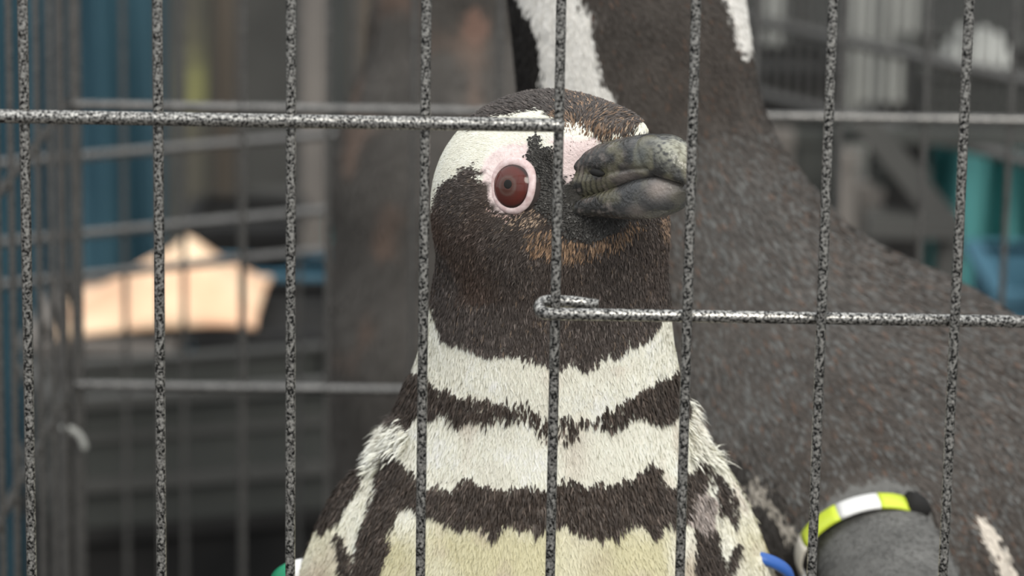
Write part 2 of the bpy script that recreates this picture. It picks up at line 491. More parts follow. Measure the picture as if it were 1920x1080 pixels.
SHR2 = [(1330, 872), (1345, 880), (1365, 920), (1376, 962), (1372, 975), (1350, 950), (1338, 915)]
SHR3 = [(1362, 1040), (1372, 1010), (1388, 1012), (1380, 1040), (1368, 1080), (1358, 1085)]
SHR_OUT = [(1376, 900), (1440, 1000), (1520, 1200), (1600, 1200), (1500, 800), (1376, 800)]
TUFT_R = [(1285, 745), (1310, 745), (1345, 785), (1360, 830), (1352, 865), (1325, 870), (1290, 850)]
TUFT_L = [(700, 880), (705, 810), (730, 770), (765, 780), (770, 830), (735, 860)]
EYE_C = (961, 349)

WHITE = np.array([0.87, 0.86, 0.78]); DARK = np.array([0.068, 0.056, 0.050]); SKINP = np.array([0.80, 0.66, 0.64])

def pattern1(P, N, jit):
    n = len(P)
    x, y = project(P)
    r = (P - HC) @ Rh
    far = ((N @ VIEW) > 0.1) & (r < 0.0)
    if far.any():
        xm, ym = project(P - 2 * r[:, None] * Rh)
        hd = far & (y < 430)
        x = np.where(hd, xm, x); y = np.where(hd, ym, y)
    back = (N @ VIEW > 0.22) & ~far
    x = x + rng.normal(0, jit, n); y = y + rng.normal(0, jit, n)
    nz = noise(P, 160); nf = noise(P, 600)
    low = np.clip((y - 600) / 60, 0, 1); y = y + (noise(P + 4, 190) - 0.5) * 26 * low; x = x + (noise(P + 6, 190) - 0.5) * 14 * low
    c = WHITE * (0.86 + 0.2 * nz[:, None]) * np.array([1, 0.99, 0.95])
    st = np.clip((y - 930) / 70, 0, 1) * np.clip((noise(P + 3, 45) - 0.22) * 2.4, 0, 1)
    c = c * (1 - st[:, None]) + np.array([0.62, 0.58, 0.38]) * st[:, None]
    gr = np.clip((y - 990) / 60, 0, 1) * np.clip((noise(P + 9, 60) - 0.5) * 2.5, 0, 1)
    c = c * (1 - gr[:, None]) + np.array([0.50, 0.43, 0.33]) * gr[:, None]
    dirt = np.clip((noise(P + 5, 130) - 0.62) * 3, 0, 1) * (y > 680)
    c = c * (1 - .45 * dirt[:, None]) + np.array([0.55, 0.46, 0.38]) * .45 * dirt[:, None]
    dk = DARK * (0.75 + 0.6 * nf[:, None])
    band = np.array([0.055, 0.042, 0.034]) * (0.6 + 0.9 * nf[:, None])
    def put(poly, col):
        m = inside(poly, x, y)
        if col.ndim == 1: c[m] = col
        else: c[m] = col[m]
        return m
    rw = 0.8 + 0.4 * nf
    put(LORE, SKINP * 1.05)
    pk = inside(PINK, x, y); c[pk] = SKINP * rw[pk, None]
    # band areas
    m = inside(BAND1, x, y)
    thin = np.clip(1 - np.abs(x - 1020) / 190, 0, 1) * 0.75
    if jit > 0: k = m & (rng.random(n) > thin); c[k] = band[k]
    else: c[m] = band[m] * (1 - 0.5 * thin[m, None]) + c[m] * 0.5 * thin[m, None]
    put(BAND2, band)
    for poly in (SHL, SHL2, SHR, SHR2, SHR3): put(poly, band * 0.85)
    put(SHR_OUT, band)
    put(BARE_R, np.array([0.40, 0.345, 0.315]) * (0.4 + 1.1 * nf[:, None]))
    # head
    m = put(CROWN, dk * 0.8)
    rufous = np.array([0.24, 0.155, 0.10])
    k = m & (x > 1040) & (rng.random(n) < 0.17 * np.clip((x - 1030) / 60, 0, 1)); c[k] = rufous * (0.5 + rng.random((k.sum(), 1)))
    k = m & (x > 1040) & (rng.random(n) < 0.05); c[k] = np.array([0.6, 0.48, 0.36])
    # streaked edge between the crown and the pale lores
    sk = (x > 1040) & (x < 1130) & (np.abs((y - 225) - (x - 1050) * 0.45) < 16) & (y < 275); k = sk & (rng.random(n) < 0.45); c[k] = rufous * 0.9
    m = put(MASK, dk)
    ruf = np.clip((noise(P + 1, 55) - 0.45) * 2.5, 0, 1) * np.clip((960 - x) / 120, 0.12, 1) * (y < 560)
    k = m; c[k] = c[k] * (1 - ruf[k, None]) + np.array([0.085, 0.050, 0.034]) * ruf[k, None]
    k = m & (rng.random(n) < 0.03); c[k] = np.array([0.16, 0.12, 0.09])
    if jit > 0:
        m = inside(TAN, x, y) & (rng.random(n) < 0.6); c[m] = np.array([0.30, 0.20, 0.13]) * (0.5 + 0.9 * rng.random((m.sum(), 1)))
        m = inside(TAN2, x, y) & (rng.random(n) < 0.6); c[m] = np.array([0.30, 0.21, 0.15])
        m = ((x - 990) ** 2 + ((y - 405) * 1.6) ** 2 < 32 ** 2) & (rng.random(n) < 0.4); c[m] = np.array([0.42, 0.32, 0.24])
        m = (((x - 955) / 46) ** 2 + ((y - 352) / 56) ** 2 < 1.0) & (y > 372) & (rng.random(n) < 0.5); c[m] = np.array([0.62, 0.45, 0.40])
    m = inside(SCALY, x, y); c[m] = np.array([0.050, 0.048, 0.045]) * (0.55 + 0.9 * nf[m, None])
    m = inside(BEAKBASE, x, y); c[m] = np.array([0.040, 0.038, 0.034]) * (0.6 + 0.8 * nf[m, None])
    m = (((x - 953) / 40) ** 2 + ((y - 350) / 50) ** 2 < 1.0) & (y < 430); c[m] = SKINP * rw[m, None]
    c[back] = DARK * 1.4 * (0.6 + 0.8 * nf[back, None])
    feet = P[:, 2] < Z0 + 0.09; c[feet] = np.array([0.04, 0.036, 0.034])
    return np.clip(c, 0.004, 0.92), x, y

peng1 = empty('penguin', (n4[0], 1.25, Z0))
bpy.context.view_layer.update()
tag(peng1, 'sharp banded penguin with red eye looking up, its bill behind the front wires', 'penguin')
def local(P, o): return P - np.array(o.location)
N1 = grad(body1, P1)
c1, _, _ = pattern1(P1, N1, 0.0)
body_o = fast_mesh('body', local(P1, peng1), Q1, M['skin'], peng1, True, c1)

BZ = at(960, 1130, 1.25)[2]
wfun = lambda q: np.where(q[:, 2] < BZ, 0.02, 1.0) * np.where(q[:, 2] > at(960, 640, 1.2)[2], 1.5, 1.0)
FP = scatter(P1, Q1, 215000, wfun)
FN = grad(body1, FP)
fc, fx, fy = pattern1(FP, FN, 3.2)
BO = at(1105, 330, 1.178)          # root of the bill
keep = ~((((fx - 953) / 37) ** 2 + ((fy - 350) / 47) ** 2 < 1.0))
bb = inside(BEAKBASE, fx, fy); keep &= ~(bb & (rng.random(len(fx)) < 0.75))
pk = inside(PINK, fx, fy); keep &= ~(pk & (rng.random(len(fx)) < 0.55))
lo_ = inside(LORE, fx, fy); keep &= ~(lo_ & (rng.random(len(fx)) < 0.6))
FP, FN, fc, fx, fy = FP[keep], FN[keep], fc[keep], fx[keep], fy[keep]
n = len(FP)
wh = np.clip((600 - fy) / 250, 0, 1)[:, None]
flow = unit(FP - BO) * wh + np.array([0, 0.1, -1.0]) * (1.02 - wh)
flow = flow + np.stack([(fx - 1020) / 900, np.zeros(n), np.zeros(n)], 1) * (1 - wh)
L = rng.uniform(14, 24, n) * PX; W = rng.uniform(2.2, 4.2, n) * PX; lf = rng.uniform(0.05, 0.20, n)
hd = fy < 430; L[hd] *= 0.62; W[hd] *= 0.75
ch = fy > 690; L[ch] *= 1.35; W[ch] *= 1.25; lf[ch] *= 1.5
crn = inside(CROWN, fx, fy); L[crn] *= 1.5; lf[crn] *= 1.5
sc_ = inside(SCALY, fx, fy); L[sc_] = rng.uniform(5, 8, sc_.sum()) * PX; W[sc_] = rng.uniform(4, 6.5, sc_.sum()) * PX; lf[sc_] = rng.uniform(0.2, 0.7, sc_.sum())
pl = inside(PINK, fx, fy) | inside(LORE, fx, fy); pl &= ~sc_; L[pl] *= 0.5; W[pl] *= 0.7; lf[pl] *= 0.4
tf = inside(TUFT_L, fx, fy) | inside(TUFT_R, fx, fy)
tf &= rng.random(n) < 0.5; L[tf] *= rng.uniform(0.7, 1.35, tf.sum()); W[tf] *= 0.7; lf[tf] = rng.uniform(0.2, 0.9, tf.sum())
dots = inside(LORE, fx, fy) & (rng.random(n) < 0.10) & (fy < 305) & ~sc_; fc[dots] = [0.06, 0.045, 0.04]; L[dots] = 6 * PX
wt = fc.max(1) > 0.5; lf[wt & ~tf] *= 0.32; W[wt] *= 1.5
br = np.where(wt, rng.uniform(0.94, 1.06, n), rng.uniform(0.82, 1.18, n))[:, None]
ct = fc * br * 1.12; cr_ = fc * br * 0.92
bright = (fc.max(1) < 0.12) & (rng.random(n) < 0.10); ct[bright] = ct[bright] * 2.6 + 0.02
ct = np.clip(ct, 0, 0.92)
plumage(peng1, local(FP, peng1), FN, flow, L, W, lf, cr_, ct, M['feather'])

# bill: two lofted mandibles in the head's own axes (millimetres along f, r, u)
def ramp(xs_, ys_):
    def g(t): return np.interp(t, xs_, ys_)
    return g
def smooth_ramp(xs_, ys_):
    xs_, ys_ = np.array(xs_, float), np.array(ys_, float)
    d = np.gradient(ys_, xs_)
    def g(t):
        t = np.clip(t, xs_[0], xs_[-1]); i = np.clip(np.searchsorted(xs_, t) - 1, 0, len(xs_) - 2)
        h = xs_[i + 1] - xs_[i]; s = (t - xs_[i]) / h
        return (2*s**3-3*s**2+1)*ys_[i] + (s**3-2*s**2+s)*h*d[i] + (-2*s**3+3*s**2)*ys_[i+1] + (s**3-s**2)*h*d[i+1]
    return g
mb = mat_attr('bill_horn', 0.27, 0.6, 0.6, 600)
def loft(top, bot, wid, ex, f0, f1, ns=130, nk=96, relief=None):
    V, F = [], []
    fs = f0 + (f1 - f0) * (1 - (1 - np.linspace(0, 1, ns)) ** 1.5)
    for f_ in fs:
        t, b_, w_ = top(f_), bot(f_), wid(f_)
        mid, hh = (t + b_) / 2, max((t - b_) / 2, 0.05)
        for k in range(nk):
            g = 2 * math.pi * k / nk
            cg, sg = math.cos(g), math.sin(g)
            e = ex
            rr = w_ * math.copysign(abs(cg) ** e, cg); uu = hh * math.copysign(abs(sg) ** e, sg)
            s = 1.0
            if relief: s = 1 + relief(f_, g) / max(w_, 2)
            V.append((f_ / 1000, rr * s / 1000, (mid + uu * s) / 1000))
    for i in range(ns - 1):
        for k in range(nk):
            k2 = (k + 1) % nk
            F.append((i * nk + k, i * nk + k2, (i + 1) * nk + k2, (i + 1) * nk + k))
    F.append(tuple(range(nk))[::-1]); F.append(tuple((ns - 1) * nk + k for k in range(nk)))
    return V, F
def bill_relief(f_, g):
    # oblique grooves near the root and the furrow that runs forward from the nostril
    q = 0.22 * math.sin(f_ * 2.6 - 11 * math.sin(g)) * max(0.0, 1 - f_ / 30)
    side_g = math.asin(max(-1, min(1, math.sin(g))))
    line = -0.10 - 0.012 * (f_ - 20)
    q -= 0.8 * math.exp(-((side_g - line) / 0.10) ** 2) * (1 if 6 < f_ < 44 else 0)
    q -= 0.5 * math.exp(-((f_ - 41 + 4 * math.sin(g)) / 1.6) ** 2)
    return q
def sm(a, b, x):
    t = np.clip((x - a) / (b - a), 0, 1); return t * t * (3 - 2 * t)
def bill_colour(o, upper):
    me = o.data; V = np.empty(len(me.vertices) * 3, np.float32); me.vertices.foreach_get('co', V); V = V.reshape(-1, 3) * 1000
    f_, r_, u_ = V.T
    n1_, n2_, n3_ = noise(V + 50, 0.22), noise(V * np.array([0.5, 1.6, 1.6]) + 20, 0.7), noise(V + 90, 1.3)
    dark, stain, pink, horn_sheen = np.array([0.030, 0.030, 0.029]), np.array([0.155, 0.145, 0.095]), np.array([0.24, 0.205, 0.185]), np.array([0.50, 0.50, 0.40])
    c = np.tile(dark, (len(V), 1)) * (0.7 + 0.8 * n3_[:, None])
    def mix(col, w_):
        nonlocal c
        w_ = np.clip(w_, 0, 1)[:, None]; c = c * (1 - w_) + col * w_
    mix(stain, sm(0.45, 0.75, n1_) * 0.8)
    mix(pink, sm(0.52, 0.85, n2_) * 0.55 * (1 - sm(28, 40, f_)))
    st_ = np.sin(f_ * 2.6 - u_ * 1.3 + 3 * n1_) * 0.5 + 0.5
    mix(dark * .6, sm(0.55, 0.95, st_) * 0.8 * (1 - sm(14, 30, f_)))
    if upper:
        mix(pink, np.exp(-((f_ - 33) / 8) ** 2 - ((u_ + 2.8 - 0.02 * (f_ - 33)) / 2.2) ** 2) * 0.8)
        mix(horn_sheen, sm(46, 54, f_ + 0.35 * u_) * sm(0.30, 0.62, n3_) * 0.55 * sm(-6, 6, u_))  # sheen along the hook's upper edge, painted into the bill colour
        mix(np.array([0.10, 0.12, 0.135]), np.exp(-((f_ - 42) / 4) ** 2 - ((u_ - 4) / 4) ** 2) * 0.6)
    else:
        mix(np.array([0.085, 0.090, 0.095]), sm(20, 32, f_) * 0.5)
        mix(pink * 1.15, np.exp(-((f_ - 46) / 4.5) ** 2 - ((u_ + 8) / 3.5) ** 2) * 0.9)
        mix(pink, np.exp(-((f_ - 35) / 4) ** 2 - ((u_ + 15) / 2.5) ** 2) * 0.7)
    a = me.color_attributes.new('Col', 'FLOAT_COLOR', 'POINT'); q = np.ones((len(V), 4), np.float32); q[:, :3] = c; a.data.foreach_set('color', q.ravel())
    return o
MB = Matrix(((Fh[0], Rh[0], Uh[0], 0), (Fh[1], Rh[1], Uh[1], 0), (Fh[2], Rh[2], Uh[2], 0), (0, 0, 0, 1)))
def on_bill(o):
    o.matrix_local = Matrix.Translation(Vector(BO) - peng1.location) @ MB
    return o
up_top = smooth_ramp([-14, 0, 12, 26, 38, 47, 53, 57], [8.0, 10.0, 10.6, 11.2, 10.8, 8.6, 4.0, -2.5])
up_bot = smooth_ramp([-14, 0, 12, 26, 38, 47, 53, 57], [-11.5, -10.0, -8.6, -6.6, -5.0, -5.6, -7.6, -9.4])
up_w = smooth_ramp([-14, 0, 12, 26, 38, 47, 53, 57], [17.5, 14.6, 12.4, 10.8, 9.8, 8.2, 5.4, 1.2])
V, F = loft(up_top, up_bot, up_w, 0.70, -14, 57, relief=bill_relief)
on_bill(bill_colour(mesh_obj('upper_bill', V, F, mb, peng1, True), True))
lo_top = smooth_ramp([-14, 0, 12, 26, 38, 46, 51], [-8.0, -7.0, -5.8, -4.0, -2.6, -4.0, -7.5])
lo_bot = smooth_ramp([-14, 0, 12, 26, 38, 46, 51], [-13.5, -14.0, -15.4, -17.4, -17.6, -15.2, -10.5])
lo_w = smooth_ramp([-14, 0, 12, 26, 38, 46, 51], [17.2, 14.4, 12.0, 10.4, 9.3, 7.0, 2.0])
V, F = loft(lo_top, lo_bot, lo_w, 0.68, -14, 51, relief=lambda f_, g: 0.20 * math.sin(f_ * 2.4 - 8 * math.sin(g)) * max(0, 1 - f_ / 28))
on_bill(bill_colour(mesh_obj('lower_bill', V, F, mb, peng1, True), False))
for s in (1, -1):
    V, F = tube([(0.0165, s * 0.0121, 0.0012), (0.0185, s * 0.0120, 0.0008), (0.0215, s * 0.0121, 0.0), (0.0235, s * 0.0114, -0.0004)], [0.0004, 0.0013, 0.0013, 0.0004], 10)
    on_bill(mesh_obj('nostril', V, F, M['black'], peng1, True))

# eyes
def eye_material():
    m, N, L, b = new_mat('red_brown_iris')
    tc = N.new('ShaderNodeTexCoord')
    sp = N.new('ShaderNodeSeparateXYZ'); L.new(tc.outputs['Object'], sp.inputs[0])
    cb = N.new('ShaderNodeCombineXYZ'); L.new(sp.outputs[0], cb.inputs[0]); L.new(sp.outputs[1], cb.inputs[1])
    ln = N.new('ShaderNodeVectorMath'); ln.operation = 'LENGTH'; L.new(cb.outputs[0], ln.inputs[0])
    ns = N.new('ShaderNodeTexNoise'); ns.inputs['Scale'].default_value = 900
    L.new(tc.outputs['Object'], ns.inputs['Vector'])
    ma = N.new('ShaderNodeMath'); ma.operation = 'MULTIPLY'; ma.inputs[1].default_value = 100
    L.new(ln.outputs['Value'], ma.inputs[0])
    m2 = N.new('ShaderNodeMath'); m2.operation = 'MULTIPLY_ADD'; m2.inputs[1].default_value = 0.05; L.new(ns.outputs['Fac'], m2.inputs[0]); L.new(ma.outputs[0], m2.inputs[2])
    cr = N.new('ShaderNodeValToRGB'); E = cr.color_ramp.elements
    E[0].position = 0.0; E[0].color = (0.075, 0.030, 0.022, 1)
    E[1].position = 0.86; E[1].color = (0.055, 0.045, 0.042, 1)
    for p, c_ in ((0.24, (0.080, 0.034, 0.026, 1)), (0.34, (0.11, 0.062, 0.052, 1)), (0.42, (0.098, 0.030, 0.024, 1)), (0.60, (0.105, 0.024, 0.018, 1)), (0.70, (0.085, 0.022, 0.018, 1)), (0.74, (0.035, 0.016, 0.014, 1))):
        e = E.new(p); e.color = c_
    L.new(m2.outputs[0], cr.inputs[0]); L.new(cr.outputs[0], b.inputs['Base Color'])
    b.inputs['Roughness'].default_value = 0.12
    b.inputs['Specular IOR Level'].default_value = 0.35
    return m
M['iris'] = eye_material()
M['lid'] = mat_noise('pink_eyelid', (0.58, 0.42, 0.41), (0.76, 0.62, 0.61), 500, 0.45, 0.4, 0.3, 0.0005)
def march(f, px, py):
    d = unit(at(px, py, 2.0) - C0); t = 0.95
    for _ in range(200):
        t += float(f((C0 + d * t)[None])[0]) * 0.7
    return C0 + d * t
def uv_dome(r, zmin, nr=20, nk=40):
    V, F = [], []
    th1 = math.acos(zmin)
    V.append((0, 0, r))
    for i in range(1, nr + 1):
        th = th1 * i / nr
        for k in range(nk):
            g = 2 * math.pi * k / nk
            V.append((r * math.sin(th) * math.cos(g), r * math.sin(th) * math.sin(g), r * math.cos(th)))
    for k in range(nk): F.append((0, 1 + k, 1 + (k + 1) % nk))
    for i in range(nr - 1):
        for k in range(nk):
            k2 = (k + 1) % nk
            F.append((1 + i * nk + k, 1 + (i + 1) * nk + k, 1 + (i + 1) * nk + k2, 1 + i * nk + k2))
    return V, F
E0 = march(body1, *EYE_C)
for s in (1, -1):
    p = E0.copy(); nrm = unit(Rh * 0.86 + Fh * 0.36 + Uh * 0.10)
    if s < 0:
        p = p - 2 * ((p - HC) @ Rh) * Rh; nrm = nrm - 2 * (nrm @ Rh) * Rh
    z = Vector(nrm); upv = Vector(Uh); xax = upv.cross(z).normalized(); yax = z.cross(xax)
    ME = Matrix((xax, yax, z)).transposed().to_4x4()
    ctr = Vector(p) - z * 0.0066
    V, F = uv_dome(0.0105, 0.35)
    eye = mesh_obj('eye', V, F, M['iris'], peng1, True)
    eye.matrix_local = Matrix.Translation(ctr - peng1.location) @ ME
    V, F = uv_dome(0.00165, 0.0, 6, 24)
    V = [(v[0], v[1], v[2] * 0.22) for v in V]
    pu = mesh_obj('pupil', V, F, M['black'], eye, True); pu.matrix_local = Matrix.Translation((0.0004, 0.0004, 0.01032))
    # lid: a soft oval ring hugging the eyeball
    V, F = [], []
    nk, ns = 64, 12
    for k in range(nk):
        g = 2 * math.pi * k / nk
        rx, ry = 0.0080, 0.0086
        ca, sa = math.cos(g), math.sin(g)
        pt = 1 + 0.07 * max(0, math.cos(g - 0.55)) ** 6
        rr = 0.00100 * (1 + 0.35 * max(0, sa))
        cx, cy = rx * ca * pt, ry * sa * pt
        rad = math.hypot(cx, cy); ux, uy = cx / rad, cy / rad
        cz = math.sqrt(max(0.0105 ** 2 - min(rad, .0104) ** 2, 0)) + 0.0002
        for j in range(ns):
            h_ = 2 * math.pi * j / ns
            V.append((cx + ux * rr * 1.25 * math.cos(h_), cy + uy * rr * 1.25 * math.cos(h_), cz + rr * math.sin(h_) - 0.35 * rr * math.cos(h_)))
    for k in range(nk):
        for j in range(ns):
            a, b_ = k * ns + j, k * ns + (j + 1) % ns
            c_, d_ = ((k + 1) % nk) * ns + (j + 1) % ns, ((k + 1) % nk) * ns + j
            F.append((a, d_, c_, b_))
    lid = mesh_obj('eyelid', V, F, M['lid'], peng1, True)
    lid.matrix_local = Matrix.Translation(ctr - peng1.location) @ ME

# ------------------------------------------------------------------ large brown penguin seen from behind, at right
Y2 = 1.47
PX2 = 1.50 / FPX
h0, m0, m1 = at(1160, -190, Y2 - .02), at(1174, 0, Y2 - .02), at(1198, 200, Y2 - .01)
s1 = at(1585, 985, Y2); s0 = at(1300, 540, Y2 - .005); s2 = at(1480, 1000, Y2)
t1 = np.array([s1[0] + .02, Y2 + .02, Z0 + 0.24]); t2 = np.array([s1[0] + .02, Y2 + .03, Z0 + 0.115])
fA = unit(at(1722, 1200, 1.265) - at(1630, 975, 1.355)); fW = unit(np.array([0.92, 0.10, 0.36])); fW = unit(fW - fA * (fW @ fA)); fN = np.cross(fW, fA)
if fN[2] < 0: fN = -fN
FC = at(1632, 1000, 1.350) + fA * 0.045
def body2(P):
    d = sd_ell(P, h0, EY, (0.050, 0.062, 0.044))
    d = smin(d, sd_cone(P, h0 + np.array([-0.02, 0.045, 0.0]), h0 + np.array([-0.045, 0.10, -0.005]), 0.016, 0.006), 0.012)
    d = smin(d, sd_cone(P, h0, m0, 0.041, 0.0450), 0.02)
    d = smin(d, sd_cone(P, m0, m1, 0.0450, 0.0440), 0.02)
    d = smin(d, sd_cone(P, m1, s0, 0.0440, 0.060), 0.03)
    d = smin(d, sd_cone(P, s0, s2, 0.060, 0.100), 0.03)
    d = smin(d, sd_cone(P, s1, t1, 0.1200, 0.115), 0.045)
    d = smin(d, sd_cone(P, t1, t2, 0.115, 0.09), 0.04)
    d = smin(d, sd_ell(P, FC, [fA, fW, fN], (0.105, 0.0265, 0.0165)), 0.010)
    for sx in (-1, 1):
        f0 = np.array([t2[0] + sx * 0.045, Y2 + 0.02, Z0 + 0.017])
        d = smin(d, sd_cone(P, f0 + np.array([0, 0, 0.06]), f0, 0.02, 0.014), 0.02)
        for g in (-0.45, 0, 0.45):
            d = smin(d, sd_cone(P, f0, f0 + np.array([0.055 * math.sin(g), 0.055 * math.cos(g), -0.007]), 0.012, 0.0065), 0.006)
    return d
P2, Q2 = surface(body2, (m0[0] - .10, 1.22, Z0 - .01), (s1[0] + .20, 1.66, h0[2] + .07), 0.0034)
STRIPE_L = [(930, -260), (960, -30), (978, 5), (1000, 40), (1012, 75), (1016, 130), (1012, 175), (1015, 240), (1150, 200), (1146, 170), (1124, 145), (1116, 110), (1113, 60), (1105, 30), (1088, 0), (1070, -260)]
STRIPE_R = [(1335, -200), (1356, -5), (1372, 45), (1384, 84), (1394, 100), (1420, 80), (1420, -200)]
STREAK2 = [(1815, 962), (1836, 958), (1852, 975), (1866, 1000), (1886, 1035), (1905, 1085), (1915, 1130), (1875, 1130), (1868, 1060), (1846, 1010)]
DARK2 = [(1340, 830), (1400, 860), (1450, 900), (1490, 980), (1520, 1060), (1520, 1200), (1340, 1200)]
LINE2 = [(1402, 876), (1415, 880), (1450, 940), (1490, 990), (1500, 1020), (1478, 1010), (1440, 955)]
LINE3 = [(1345, 880), (1375, 900), (1420, 905), (1440, 930), (1380, 925), (1350, 910)]
def pattern2(P, N, jit):
    n = len(P); x, y = project(P)
    x = x + rng.normal(0, jit, n); y = y + rng.normal(0, jit, n)
    q = noise(P, 120)[:, None]
    c = np.array([0.070, 0.060, 0.053]) * (0.8 + 0.4 * q)
    ol = np.clip((noise(P + 7, 22) - 0.4) * 2, 0, 1)[:, None]
    c = c * (1 - 0.35 * ol) + np.array([0.10, 0.098, 0.095]) * 0.35 * ol
    fl = (sd_ell(P, FC, [fA, fW, fN], (0.105, 0.0265, 0.0165)) < 0.004); c[fl] = np.array([0.135, 0.134, 0.128]) * (0.8 + .4 * q[fl])
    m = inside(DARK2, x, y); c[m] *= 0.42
    for poly in (LINE2, LINE3): m = inside(poly, x, y); c[m] = [0.34, 0.31, 0.27]
    thr = x < (1005 + np.clip(y, 0, 200) * .1); m = thr & (y < 230) ; c[m] = [0.02, 0.018, 0.017]
    front = (N @ VIEW > 0.25); c[front & (P[:, 2] < m1[2])] = [0.62, 0.60, 0.54]
    for poly in (STRIPE_L, STRIPE_R): m = inside(poly, x, y); c[m] = [0.88, 0.86, 0.82]
    m = inside(STREAK2, x, y) & ~front; c[m] = [0.72, 0.66, 0.58]
    c[P[:, 2] < Z0 + .09] = [0.04, 0.036, 0.034]
    return c, x, y, fl
peng2 = empty('penguin', (s1[0], Y2, Z0)); tag(peng2, 'larger brown-backed penguin turned away at right, white stripe on its neck', 'penguin')
N2 = grad(body2, P2)
c2, _, _, _ = pattern2(P2, N2, 0)
fast_mesh('body', local(P2, peng2), Q2, M['skin'], peng2, True, c2)
zlow = at(960, 1130, 1.35)[2]
G = scatter(P2, Q2, 95000, lambda q: np.where(q[:, 2] < zlow, 0.02, 1.0) * np.where(q[:, 1] > Y2 + .03, 0.25, 1.0))
GN = grad(body2, G)
gc, gx, gy, gfl = pattern2(G, GN, 4.0)
n = len(G)
flow = unit(G - at(1120, -160, Y2 - .06)) + np.array([0.15, 0, -0.15])
L = rng.uniform(20, 34, n) * PX2; W = rng.uniform(5, 9, n) * PX2; lf = rng.uniform(0.05, 0.22, n)
up_ = gy < 300; L[up_] *= 0.75; W[up_] *= 0.7
L[gfl] *= 0.45; W[gfl] *= 0.6; lf[gfl] *= 0.5
gt = gc * rng.uniform(0.85, 1.2, (n, 1))
dk_ = gc.max(1) < 0.2
fleck = dk_ & (rng.random(n) < 0.24) & (gc.max(1) > 0.045) & ~gfl & (gy > 240); gt[fleck] = np.array([0.155, 0.16, 0.158]) * rng.uniform(0.7, 1.1, (fleck.sum(), 1))
ruf = dk_ & (rng.random(n) < 0.05) & (gc.max(1) > 0.045) & ~gfl; gt[ruf] = np.array([0.135, 0.085, 0.062])
plumage(peng2, local(G, peng2), GN, flow, L, W, lf * 0.6, gc * 0.9, gt, M['feather2'])

# ------------------------------------------------------------------ third penguin, beyond the rear panel
Y3 = 2.12; PX3 = 2.16 / FPX
q0, q1, q2, q3 = at(862, -70, Y3), at(850, 70, Y3), at(880, 320, Y3), at(905, 640, Y3)
Z3 = 0.80
q4 = np.array([q3[0], Y3 + .01, Z3 + .12])
def body3(P):
    d = sd_ell(P, q0, EY, (0.046, 0.058, 0.042))
    d = smin(d, sd_cone(P, q0 + np.array([0.02, 0.04, 0]), q0 + np.array([0.05, 0.09, 0]), 0.016, 0.006), 0.012)
    d = smin(d, sd_cone(P, q0, q1, 0.042, 0.046), 0.02)
    d = smin(d, sd_cone(P, q1, q2, 0.046, 0.082), 0.03)
    d = smin(d, sd_cone(P, q2, q3, 0.082, 0.094), 0.03)
    d = smin(d, sd_cone(P, q3, q4, 0.094, 0.09), 0.03)
    ax, ce, hh = flip_axes(at(655, 420, Y3), at(660, 1060, Y3), np.array([-0.9, -0.4, 0.0]))
    d = smin(d, sd_ell(P, ce, ax, (hh, 0.024, 0.008)), 0.012)
    for sx in (-1, 1):
        f0 = np.array([q4[0] + sx * 0.04, Y3, Z3 + 0.017])
        d = smin(d, sd_cone(P, f0 + np.array([0, 0, 0.05]), f0, 0.02, 0.014), 0.02)
        for g in (-0.45, 0, 0.45):
            d = smin(d, sd_cone(P, f0, f0 + np.array([0.055 * math.sin(g), 0.055 * math.cos(g), -0.007]), 0.012, 0.0065), 0.006)
    return d
P3, Q3 = surface(body3, (q3[0] - .17, Y3 - .14, Z3 - .01), (q3[0] + .15, Y3 + .17, q0[2] + .06), 0.005)
def pattern3(P, N):
    x, y = project(P); q = noise(P, 60)[:, None]
    c = np.array([0.074, 0.068, 0.062]) * (0.8 + .4 * q)
    s = np.clip((noise(P + 2, 40) - .74) * 5, 0, 1)[:, None]; c = c * (1 - s) + np.array([0.14, 0.10, 0.08]) * s
    c[(N[:, 1] > 0.4) & (y > 60)] = [0.6, 0.58, 0.53]
    m = ((x - 893) / 24) ** 2 + ((y - 45) / 32) ** 2 < 1; c[m] = [0.19, 0.12, 0.095]
    return c
peng3 = empty('penguin', (q3[0], Y3, Z3)); tag(peng3, 'dim out-of-focus grey-brown penguin behind the rear wire panel', 'penguin')
N3 = grad(body3, P3)
fast_mesh('body', local(P3, peng3), Q3, M['skin'], peng3, True, pattern3(P3, N3))
G = scatter(P3, Q3, 16000); GN = grad(body3, G); gc = pattern3(G, GN); n = len(G)
plumage(peng3, local(G, peng3), GN, np.tile([0, 0.0, -1.0], (n, 1)), rng.uniform(16, 28, n) * PX3, rng.uniform(5, 9, n) * PX3, rng.uniform(.05, .2, n), gc * .85, np.clip(gc * rng.uniform(.9, 1.3, (n, 1)), 0, .9), M['feather2'])
stand = mesh_obj('plinth', *box(q3[0] - .2, q3[0] + .2, 1.93, 2.28, 0, Z3 - .0005, 0.006), M['grey_dark'])
tag(stand, 'dark grey plinth under the out-of-focus penguin', 'plinth')

